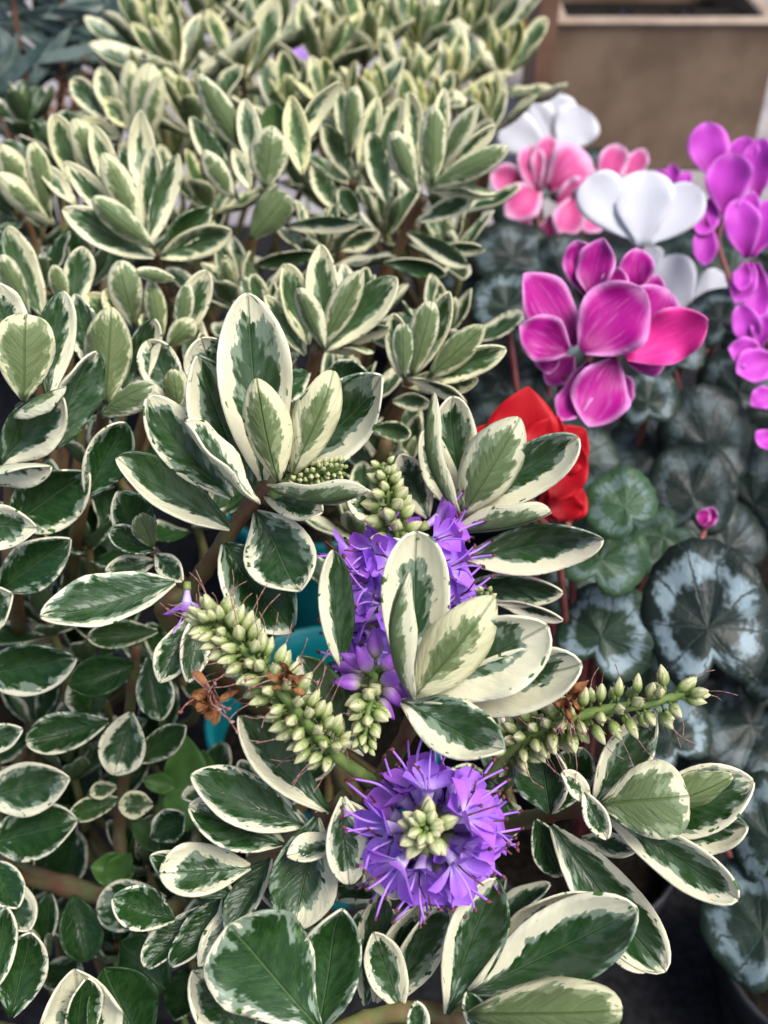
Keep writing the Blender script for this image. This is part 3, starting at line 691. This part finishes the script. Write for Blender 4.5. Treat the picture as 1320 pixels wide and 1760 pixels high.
def dry_mesh(seed):
    r = random.Random(seed); mb = MB()
    for k in range(7):
        d_ = nrm((r.uniform(-1, 1), r.uniform(-1, 1), r.uniform(.1, 1))); lobe(mb, np.array((0, 0, .001)), d_, nrm((r.uniform(-1, 1), r.uniform(-1, 1), 1)), r.uniform(.004, .0065), r.uniform(.0022, .004), 0, cup=r.uniform(-2.2, 2.6), bend=r.uniform(-1.1, 1.1))
    for k in range(4):
        d_ = nrm((r.uniform(-1, 1), r.uniform(-1, 1), r.uniform(.1, 1))); e = d_ * r.uniform(.008, .014)
        V, Fc = tube(smoothpath([e * .1, e * .6 + np.array((.001, 0, .001)), e], 3), .0002, 5); mb.add(V, Fc, 1)
        ellipsoid(mb, e, .0005, .0016, (1, .3, 0), 1)
    return mesh('dried_flower', mb.V, mb.F, [M_DRY, M_STYLE], mb.M, {'lf': mb.A})

FLO = [floret_mesh(i) for i in range(6)]
VBUD = [bud_mesh('flower_bud', .0082, .0036, [M_VBUD, M_BUD, M_STYLE], i, sepals=.5) for i in range(3)]
GBUD = [bud_mesh('flower_bud', .0052, .0031, [M_BUD, M_BUD, M_STYLE], 10 + i) for i in range(3)]
CAPS = [bud_mesh('seed_capsule', .0064, .0030, [M_BUD, M_BUD, M_STYLE], 20 + i, i % 2 == 0) for i in range(5)]
DRY = [dry_mesh(i) for i in range(3)]

def put(name, me, pos, dirn, parent, scale=1.0, spin=0.0):
    o = bpy.data.objects.new(name, me); link(o, pos, parent)
    q = Vector(nrm(dirn)).to_track_quat('Z', 'Y') @ Vector((0, 0, 1)).to_track_quat('Z', 'Y').__class__((0, 0, 1), spin)
    o.rotation_mode = 'QUATERNION'; o.rotation_quaternion = q; o.scale = (scale,) * 3
    return o

def spike(hebe, pts, bands, seed, r0=.0016, r1=.0007, label=None):
    """bands: (t0, t1, count, kind, size0, size1, angle from axis, offset)"""
    r = random.Random(seed); pp = smoothpath([P(*p) for p in pts], 10); pp = [np.asarray(p) for p in pp]
    V, Fc = tube(pp, np.linspace(r0, r1, len(pp)), 8); sp = obj('flower_spike', V, Fc, [M_GSTEM], pp[0], hebe)
    if label: sp['label'] = label
    ga = r.uniform(0, 6.28)
    for (t0, t1, cnt, kind, s0, s1, ang, off) in bands:
        for i in range(cnt):
            f = (i + .5) / cnt; t = t0 + (t1 - t0) * f + r.uniform(-.01, .01); x = min(max(t, 0), .999) * (len(pp) - 1); k = int(x)
            c = pp[k] + (pp[k + 1] - pp[k]) * (x - k); ax = nrm(pp[k + 1] - pp[k]); ga += 2.39996 + r.uniform(-.25, .25)
            ref = nrm(np.cross(ax, (.3, 1, .2))); bi = np.cross(ax, ref); rad = ref * math.cos(ga) + bi * math.sin(ga)
            th = math.radians(ang + r.uniform(-10, 10)); d_ = rad * math.sin(th) + ax * math.cos(th)
            ms, nm = {'f': (FLO, 'floret'), 'v': (VBUD, 'flower_bud'), 'g': (GBUD, 'flower_bud'), 'c': (CAPS, 'seed_capsule'), 'x': (DRY, 'dried_flower')}[kind]
            put(nm, r.choice(ms), c + d_ * off + rad * .001, d_, sp, (s0 + (s1 - s0) * f) * r.uniform(.9, 1.1), r.uniform(0, 6.28))
    return sp

spike(H1, [(700, 1380, .325), (742, 1436, .312), (738, 1428, .292), (733, 1424, .268)],
      [(.36, .88, 32, 'f', 1.35, 1.1, 62, .0042), (.90, .955, 9, 'g', 1.2, 1.1, 58, .0022), (.96, 1., 11, 'g', 1.05, .7, 40, .001)], 3, label='round violet flower head with cream buds in its centre')
spike(H1, [(712, 1160, .345), (704, 1090, .340), (694, 980, .338), (672, 880, .336), (657, 800, .334)],
      [(.10, .62, 46, 'f', 1.3, 1.1, 76, .0078), (.58, .84, 20, 'g', 1.25, 1.1, 64, .0022), (.84, 1., 14, 'g', 1.05, .65, 48, .001)], 4, label='tall violet flower spike with green buds at its top')
spike(H1, [(668, 1200, .312), (648, 1150, .300), (640, 1180, .288), (632, 1230, .282), (624, 1284, .280)],
      [(.24, .54, 15, 'v', 1.15, .9, 80, .0022), (.56, .72, 9, 'g', 1.05, .95, 65, .001), (.72, 1., 18, 'g', .85, .45, 45, .0008)], 5, label='nodding spike with violet buds above green ones')
spike(H1, [(640, 1345, .300), (580, 1300, .284), (520, 1235, .278), (440, 1140, .276), (385, 1085, .276), (352, 1056, .276)],
      [(.22, .55, 60, 'c', .78, .92, 72, .0028), (.55, .9, 54, 'c', .9, .82, 66, .0024), (.88, 1., 10, 'c', .9, .7, 35, .001)], 6, r0=.002, label='faded spike of cream seed capsules with brown dried flowers')
spike(H1, [(840, 1330, .312), (890, 1278, .304), (950, 1246, .300), (1030, 1222, .297), (1110, 1210, .295), (1190, 1188, .293)],
      [(.12, .5, 46, 'c', .9, .95, 84, .0026), (.5, .92, 28, 'c', .95, .85, 74, .0024), (.93, 1., 5, 'c', .95, .8, 35, .001)], 8, r0=.0021, r1=.0011, label='arching spike of green seed capsules with dried brown flowers')
spike(H1, [(470, 850, .312), (500, 824, .306), (545, 812, .302), (588, 806, .300)],
      [(.36, 1., 70, 'g', .5, .34, 58, .0012)], 9, r0=.0016, label='small tight green bud spike lying on a leaf')
spike(H1, [(800, 1090, .33), (825, 1050, .325), (838, 1018, .322)], [(.5, 1., 12, 'g', .6, .45, 60, .001)], 10)
spike(H1, [(880, 1330, .318), (870, 1290, .312), (905, 1250, .308)], [(.2, 1., 14, 'c', .8, .7, 70, .001)], 12)
# single dried and faded flowers caught on the spikes
dsp = [o for o in H1.children if o.name.startswith('flower_spike')]
for (px, py, d, k, sc, par) in [(362, 1184, .274, 0, 1.0, 3), (378, 1206, .274, 1, .9, 3), (492, 1162, .274, 2, .8, 3), (982, 1198, .292, 1, 1.0, 4), (968, 1212, .291, 0, .8, 4), (500, 1180, .274, 0, .7, 3)]:
    put('dried_flower', DRY[k], P(px, py, d), (rnd.uniform(-.5, .5), -.7, .5), dsp[par], sc, rnd.random() * 6)
o = put('floret', FLO[2], P(322, 1005, .33), (0, -.6, -.5), dsp[3], .9); o['label'] = 'wilted pale violet flower caught among the leaves'

# ------------------------------------------------------------------ cyclamens
CYG = 'potted cyclamens beside the hebes'
def heart_leaf(parent, cx, cy, rx, ry, d, ang=0., tilt=(0., 0.), silver=.7, tone=.0, seed=None, stalk=None):
    """heart shaped cyclamen leaf; ang turns its notch, tilt leans it away from facing the camera"""
    seed = rnd.random() if seed is None else seed; r = random.Random(seed * 1e5)
    c = P(cx, cy, d); n = nrm(CAM - c); n = nrm(n + RIGHT * tilt[0] + UP * tilt[1])
    X = nrm(RIGHT - n * np.dot(RIGHT, n)); Y = np.cross(n, X); X, Y = rot(X, n, ang), rot(Y, n, ang)
    a, b = rx * d / F, ry * d / F; nr, nt = 7, 34; V, A = [], []; ph = r.uniform(0, 6.28); p3 = r.uniform(0, 6.28)
    for i in range(nr + 1):
        q = i / nr
        for k in range(nt):
            th = 2 * math.pi * k / nt - math.pi / 2; w = abs((th + math.pi / 2 + math.pi) % (2 * math.pi) - math.pi)
            R = 1 - .34 * math.exp(-(w / .22) ** 2) + .10 * math.exp(-((w - .6) / .35) ** 2) + .022 * math.sin(17 * th + ph) * q
            z = a * (.13 * q * q * math.sin(2 * th + ph) + .07 * q * math.sin(5 * th + p3) - .16 * q * q + .05 * math.sin(3 * th) * q)
            V.append(c + X * (a * R * q * math.cos(th)) + Y * (b * (R * q * math.sin(th) + .22 * (q - 1) * 1.0)) + n * z); A.append((q, (th / (2 * math.pi)) % 1, 0, 1))
    off = len(V); V += [v - n * .0006 for v in V]; A += A; Fc, mi = [], []
    for i in range(nr):
        for k in range(nt):
            p, q = i * nt + k, i * nt + (k + 1) % nt
            Fc.append((p, p + nt, q + nt, q)); mi.append(0); Fc.append((p + off, q + off, q + nt + off, p + nt + off)); mi.append(1)
    for k in range(nt):
        p, q = nr * nt + k, nr * nt + (k + 1) % nt; Fc.append((p, p + off, q + off, q)); mi.append(1)
    ls = np.tile(np.array([[seed, silver, tone, 1]], np.float32), (len(V), 1))
    o = obj('leaf', V, Fc, [M_CYT, M_CYU], V[0], parent, mi=mi, attrs={'lf': A, 'ls': ls})
    if stalk is not None:
        a0 = V[off] - n * .0026; m = (a0 + stalk) / 2 + np.array((0, 0, -.01)); pp = smoothpath([a0, a0 - n * .012, m, stalk], 5)
        V2, F2 = tube(pp, .0017, 6); obj('leaf_stalk', V2, F2, [M_CYSTEM], pp[0], parent)
    return o

PET = {'white_petal': (1.05, .22, .04, 1.15, .50, .15, .05), 'pink_petal': (1.1, .5, .12, .9, .65, .6, .16), 'magenta_petal': (1.2, .45, .14, .85, .72, .6, .26),
       'purple_petal': (1.0, .55, .14, .95, .70, .6, .18), 'red_petal': (1.15, .4, .08, .8, .85, .4, .12)}
def flower(parent, d, petals, mat, stalk_px, crown, step=.0014, mats=None):
    """a cyclamen flower: its petals, drawn from the throat, and the stalk that carries it"""
    pts = [P(x, y, d + .004) for x, y in stalk_px]; a = pts[-1]
    pp = smoothpath(pts + [(a + crown) / 2 + np.array((0, 0, .01)), crown], 6) if len(pts) > 0 else None
    V, Fc = tube(pp, np.linspace(.0014, .0018, len(pp)), 7); fl = obj('flower', V, Fc, [M_CYSTEM], pp[0], parent)
    for i, p in enumerate(petals):
        bx, by, tx, ty, w = p[:5]; roll = p[5] if len(p) > 5 else 0; k = p[6] if len(p) > 6 else -.15; m = p[7] if len(p) > 7 else mat
        B, T, L = pixel_blade(bx, by, tx, ty, d - step * i, k)
        # (width factor, cup, bow, shoulder, tip, twist, edge wave) by kind of cyclamen
        wf, cp, bw, pa, pb, tw, wv = PET[mat.name]
        blade('petal', B, T, view_normal(B, T, roll), w * wf * d / F, fl, cup=cp * rnd.uniform(.7, 1.3), bow=rnd.uniform(-bw, bw), a=pa * rnd.uniform(.9, 1.1), b=pb * rnd.uniform(.85, 1.15), th=.0004,
              mats=[m, m], wave=wv, twist=rnd.uniform(-tw, tw), curl=rnd.uniform(-.12, .2), base_w=.16)
    return fl

def cyclamen(px, py, d, label, dz=.17, pot_label='', r=.055):
    c = P(px, py, d); base = pot(c[0], c[1], r, max(.07, c[2] - dz + .02), M_BLACK, pot_label); base[2] += .004
    return thing('cyclamen_plant', base, label, 'flower', CYG), base

CW2, cW2 = cyclamen(1000, 330, .92, 'white cyclamen standing behind the pink one', pot_label='black plastic pot under the white cyclamen behind the pink one')
CP, cP = cyclamen(960, 470, .76, 'rosy pink cyclamen with pale petal edges', pot_label='black plastic pot under the rosy pink cyclamen')
CW, cW = cyclamen(1150, 600, .72, 'white cyclamen between the pink and the magenta ones', pot_label='black plastic pot under the white cyclamen amid pink ones')
CM, cM = cyclamen(1040, 880, .56, 'magenta cyclamen with white-edged petals', pot_label='black plastic pot under the magenta white-edged cyclamen')
CV, cV = cyclamen(1390, 640, .68, 'bright purple-pink cyclamen with many flowers, over dark leaves', pot_label='black plastic pot under the purple-pink cyclamen')
CR, cR = cyclamen(1060, 1130, .52, 'red cyclamen low among silver-marbled leaves', pot_label='black plastic pot under the red cyclamen')
CL, cL = cyclamen(1500, 1480, .52, 'cyclamen without open flowers, dark mottled leaves', pot_label='black plastic pot under the flowerless cyclamen')

flower(CW2, .86, [(945, 262, 862, 214, 70), (955, 262, 905, 182, 66), (955, 262, 945, 162, 82), (960, 262, 1006, 190, 80)], M_PW, [(958, 264), (962, 320)], cW2)
flower(CP, .74, [(905, 322, 842, 298, 52), (930, 322, 868, 370, 62), (925, 330, 905, 250, 46), (928, 325, 944, 232, 46), (940, 325, 1012, 268, 88), (955, 345, 1020, 330, 60)], M_PP, [(930, 322), (925, 380), (930, 430)], cP)
flower(CP, .73, [(985, 340, 972, 408, 54), (1040, 325, 1062, 248, 50), (1072, 320, 1108, 256, 36), (1030, 330, 1012, 300, 60), (1010, 350, 1030, 400, 50)], M_PP, [(1010, 340), (985, 400), (970, 440)], cP)
flower(CP, .75, [(910, 370, 890, 420, 30), (945, 370, 935, 425, 34), (965, 380, 968, 430, 30)], M_PP, [(930, 360), (935, 430)], cP)
flower(CV, .82, [(1150, 335, 1130, 290, 26), (1155, 332, 1156, 282, 30), (1160, 332, 1186, 296, 26)], M_PV, [(1155, 334), (1160, 380)], cV)
flower(CW, .60, [(1096, 418, 1008, 306, 84, 10), (1112, 420, 1200, 324, 78, -10), (1102, 424, 1108, 292, 100)], M_PW, [(1102, 424), (1105, 470), (1120, 560)], cW)
flower(CW, .64, [(1120, 480, 1112, 424, 50), (1186, 538, 1242, 468, 50), (1184, 538, 1146, 440, 70)], M_PW, [(1186, 538), (1180, 600)], cW)
flower(CM, .475, [(1035, 570, 1050, 470, 60, 20), (985, 612, 940, 662, 46, 20), (1050, 640, 1075, 700, 50, -20), (1100, 560, 1128, 470, 56, -20), (1005, 505, 990, 414, 52, 10), (1092, 505, 1094, 426, 52), (1014, 505, 1034, 408, 58, -15), (1052, 520, 1060, 460, 40), (960, 612, 918, 622, 44), (1078, 620, 1150, 612, 46, 30), (1070, 600, 1150, 498, 84),
                  (1012, 622, 966, 726, 50, 20), (1055, 618, 1012, 732, 84, -10), (992, 592, 903, 468, 74, 20), (976, 602, 892, 560, 68), (1076, 614, 1214, 548, 76, 0, -.2, M_PH), (1000, 602, 1108, 498, 104, 5)], M_PM, [(1025, 590), (1000, 640), (960, 690)], cM, step=.0022)
flower(CV, .62, [(1225, 305, 1212, 210, 74, 10), (1275, 290, 1282, 234, 52), (1300, 342, 1306, 236, 60, -10), (1232, 332, 1203, 402, 46), (1212, 372, 1212, 456, 44), (1246, 372, 1256, 264, 82)], M_PV, [(1246, 370), (1235, 420), (1260, 520)], cV)
flower(CV, .58, [(1292, 452, 1262, 522, 48), (1300, 452, 1302, 552, 52), (1292, 442, 1330, 344, 62), (1284, 444, 1264, 342, 64, 10), (1270, 400, 1296, 330, 40), (1282, 450, 1272, 500, 34)], M_PV, [(1290, 448), (1300, 520), (1320, 600)], cV)
flower(CV, .54, [(1302, 602, 1268, 524, 50), (1312, 612, 1250, 600, 54), (1332, 612, 1266, 642, 64), (1306, 600, 1312, 540, 40), (1332, 672, 1290, 697, 42), (1332, 742, 1306, 768, 46)], M_PV, [(1330, 620), (1345, 700)], cV)
flower(CR, .435, [(905, 815, 815, 738, 80), (930, 815, 1006, 738, 76), (890, 812, 908, 664, 110), (915, 815, 960, 715, 80), (950, 860, 1000, 770, 60)], M_PR, [(905, 815), (920, 880), (960, 960)], cR)
flower(CR, .440, [(962, 888, 932, 848, 56), (968, 892, 1002, 840, 50), (968, 896, 975, 845, 58)], M_PR, [(968, 894), (980, 940)], cR)
flower(CL, .50, [(1212, 908, 1226, 872, 24), (1206, 905, 1212, 874, 20)], M_PM, [(1210, 908), (1215, 980)], cL)

for (par, cr, cx, cy, rx, ry, d, ang, tl, sv, tn) in [
    (CR, cR, 1212, 1052, 108, 132, .440, .12, (0, .1), 1.0, .0), (CR, cR, 1042, 1078, 92, 84, .455, -.5, (-.2, .2), .9, .3), (CR, cR, 1066, 862, 66, 58, .435, .6, (.1, .2), .35, .9),
    (CR, cR, 1038, 948, 78, 70, .445, -.4, (0, .2), .35, .8), (CM, cM, 868, 516, 64, 58, .56, .2, (0, .2), .6, .1), (CM, cM, 1212, 750, 66, 74, .53, .4, (.2, .2), .2, .0), (CM, cM, 1112, 680, 56, 52, .54, .1, (0, .2), .5, .1),
    (CM, cM, 1190, 835, 62, 70, .52, -.3, (.2, 0), .2, .0), (CV, cV, 1262, 660, 60, 56, .57, .5, (0, .3), .3, .0), (CV, cV, 1150, 600, 62, 54, .58, .3, (0, .3), .5, .1), (CV, cV, 1298, 850, 60, 70, .53, -.4, (-.2, .1), .2, .0),
    (CL, cL, 1300, 1580, 96, 112, .445, .3, (-.1, .1), .6, .1), (CL, cL, 1318, 1420, 74, 96, .455, .1, (-.1, .1), .5, .1), (CR, cR, 1146, 1258, 78, 66, .450, .4, (0, .1), .9, .1),
    (CL, cL, 1276, 1235, 80, 62, .50, .5, (0, .3), .3, .0), (CL, cL, 1260, 1345, 76, 70, .49, -.6, (.1, .2), .3, .0), (CR, cR, 1098, 1180, 70, 60, .475, 1.0, (0, .2), .4, .4), (CM, cM, 950, 560, 60, 56, .58, 0, (0, .2), .3, .0),
    (CM, cM, 1110, 770, 58, 60, .55, .9, (0, .2), .2, .0), (CM, cM, 860, 640, 56, 50, .60, .3, (0, .3), .2, .0), (CR, cR, 1130, 930, 66, 60, .50, 2.2, (0, .3), .2, .5),
    (CR, cR, 985, 1010, 60, 54, .50, .2, (0, .2), .4, .3), (CR, cR, 1000, 780, 60, 52, .52, -.2, (0, .3), .2, .1), (CW, cW, 1235, 540, 62, 52, .62, .3, (0, .3), .4, .0), (CW, cW, 1060, 470, 60, 52, .66, .3, (0, .3), .2, .0), (CW, cW, 1180, 440, 60, 46, .68, -.3, (0, .4), .2, .1),
    (CP, cP, 880, 430, 60, 46, .66, .2, (0, .3), .3, .0), (CP, cP, 960, 470, 62, 52, .66, .8, (0, .3), .3, .0), (CP, cP, 820, 470, 52, 44, .68, .3, (0, .3), .3, .0), (CV, cV, 1310, 560, 60, 56, .62, .2, (0, .3), .2, .1), (CV, cV, 1240, 470, 62, 50, .66, .5, (0, .4), .2, .2), (CV, cV, 1320, 700, 60, 56, .58, .2, (-.2, .3), .2, .0),
    (CL, cL, 1240, 930, 66, 60, .52, .3, (0, .2), .2, .0), (CL, cL, 1330, 1130, 60, 66, .49, .3, (-.2, .2), .3, .0), (CL, cL, 1330, 1290, 66, 66, .49, .3, (-.2, .2), .3, .0), (CL, cL, 1180, 1330, 66, 60, .52, .9, (0, .3), .3, .0),
    (CW2, cW2, 1010, 300, 60, 40, .92, .3, (0, .5), .3, .1), (CW2, cW2, 900, 330, 60, 40, .92, .9, (0, .5), .3, .1), (CV, cV, 1290, 400, 60, 40, .74, .2, (0, .5), .3, .2), (CM, cM, 930, 700, 56, 56, .60, .3, (0, .2), .15, .0), (CM, cM, 850, 740, 52, 52, .58, .3, (0, .2), .15, .0)]:
    big = 1.22 if sv <= .35 and tn < .3 else 1.0
    heart_leaf(par, cx, cy, rx * big, ry * big, d + (.012 if big > 1 else 0), ang + rnd.uniform(-.5, .5) * (big > 1), (tl[0] + rnd.uniform(-.35, .35) * (big > 1), tl[1] + rnd.uniform(-.3, .3) * (big > 1)), sv, tn, stalk=cr)

# ------------------------------------------------------------------ grey-green willow-leaved plant
wroot = pot(-.30, .95, .08, .125, M_BLACK, 'black plastic pot under the grey-green willow-leaved plant')
WP = thing('willow_leaved_plant', wroot, 'grey-green plant with long narrow leaves and brown stems behind the hebes', 'plant')
wr = random.Random(8)
for (pts, n) in [([(108, -60), (108, 60), (106, 150)], 12), ([(20, -20), (30, 60), (50, 180)], 10), ([(200, -60), (190, 20), (170, 120)], 10), ([(-40, 60), (-20, 130), (20, 230)], 9), ([(60, -80), (60, 0), (70, 120)], 9), ([(250, -60), (240, 0), (215, 90)], 8), ([(-60, -40), (-30, 40), (0, 120)], 12), ([(150, -30), (140, 60), (130, 170)], 12), ([(70, 60), (70, 130), (60, 230)], 12), ([(-20, 150), (0, 200), (30, 290)], 10), ([(200, 60), (190, 110), (170, 190)], 14), ([(290, -60), (270, 20), (240, 100)], 10)]:
    dd = .80 + wr.uniform(-.05, .06); br = branch(WP, [(x, y, dd + .01 * i) for i, (x, y) in enumerate(pts)], .0022, .003, wroot, M_WOOD)
    for i in range(n):
        t = i / n; k = 0 if t < .5 else 1; f = (t - .5 * k) * 2; x = pts[k][0] + (pts[k + 1][0] - pts[k][0]) * f; y = pts[k][1] + (pts[k + 1][1] - pts[k][1]) * f
        a = wr.uniform(-.1, .9) * math.pi if i % 2 else wr.uniform(.2, 1.1) * math.pi; L = wr.uniform(110, 180)
        B, T, _ = pixel_blade(x, y, x + L * math.cos(a), y - L * math.sin(a) * .8, dd + .008, wr.uniform(-.5, .2))
        blade('leaf', B, T, view_normal(B, T, wr.uniform(-50, 50)), wr.uniform(20, 32) * dd / F, br, cup=.5, bow=wr.uniform(-.06, .1), a=.8, b=.9, mats=[M_LANCE, M_LANCE], nu=10, nv=4)
for (x, y) in [(118, 150), (90, 175), (135, 165), (70, 205), (150, 120), (105, 200)]:
    mb = MB()
    for k in range(40):
        dv = nrm((wr.gauss(0, 1), wr.gauss(0, 1), wr.gauss(0, 1))); lobe(mb, dv * wr.uniform(.001, .008), dv, (.2, .3, 1), .0045, .0025, 0, 3, 2)
    c = P(x, y, .78); obj('dried_flower_head', [v + c for v in mb.V], mb.F, [M_DRY], c, WP)

# weeds in the shade and a mauve flower far back
wd = P(250, 1450, .47); WE = thing('weed', (wd[0], wd[1], .004), 'bright green leafy weed growing in the shade beside the teal pot', 'weed')
V, Fc = tube(smoothpath([P(300, 1300, .44), P(270, 1400, .45), P(230, 1500, .47), np.array((wd[0], wd[1], .0045))], 5), .0014, 6); ws = obj('stem', V, Fc, [M_GSTEM], P(300, 1300, .44), WE)
for (bx, by, tx, ty, w, d) in [(320, 1430, 318, 1265, 88, .43), (230, 1500, 156, 1490, 62, .42), (300, 1352, 246, 1340, 36, .42), (345, 1400, 350, 1290, 60, .45), (180, 1520, 226, 1468, 44, .418)]:
    B, T, _ = pixel_blade(bx, by, tx, ty, d, -.1); blade('leaf', B, T, view_normal(B, T, 0), w * d / F, WE, cup=.6, wave=.18, mats=[M_WEED, M_WEED], a=.7, b=.8)
mf = P(512, 96, .95); mf[2] = max(mf[2], .2)
FM = thing('mauve_flower', (mf[0], mf[1], .004), 'single mauve flower on a thin stalk between the far hebes', 'flower')
V, Fc = tube([mf, (mf[0] + .004, mf[1], .1), (mf[0], mf[1], .004)], .0015, 6); obj('stalk', V, Fc, [M_GSTEM], mf, FM)
for k in range(6):
    a = k * 1.047; T = mf + np.array((math.cos(a) * .017, math.sin(a) * .017, .004)); blade('petal', mf, T, np.array((0, 0, 1.)), .012, FM, mats=[M_MAUVE, M_MAUVE], nu=6, nv=4, cup=.2)
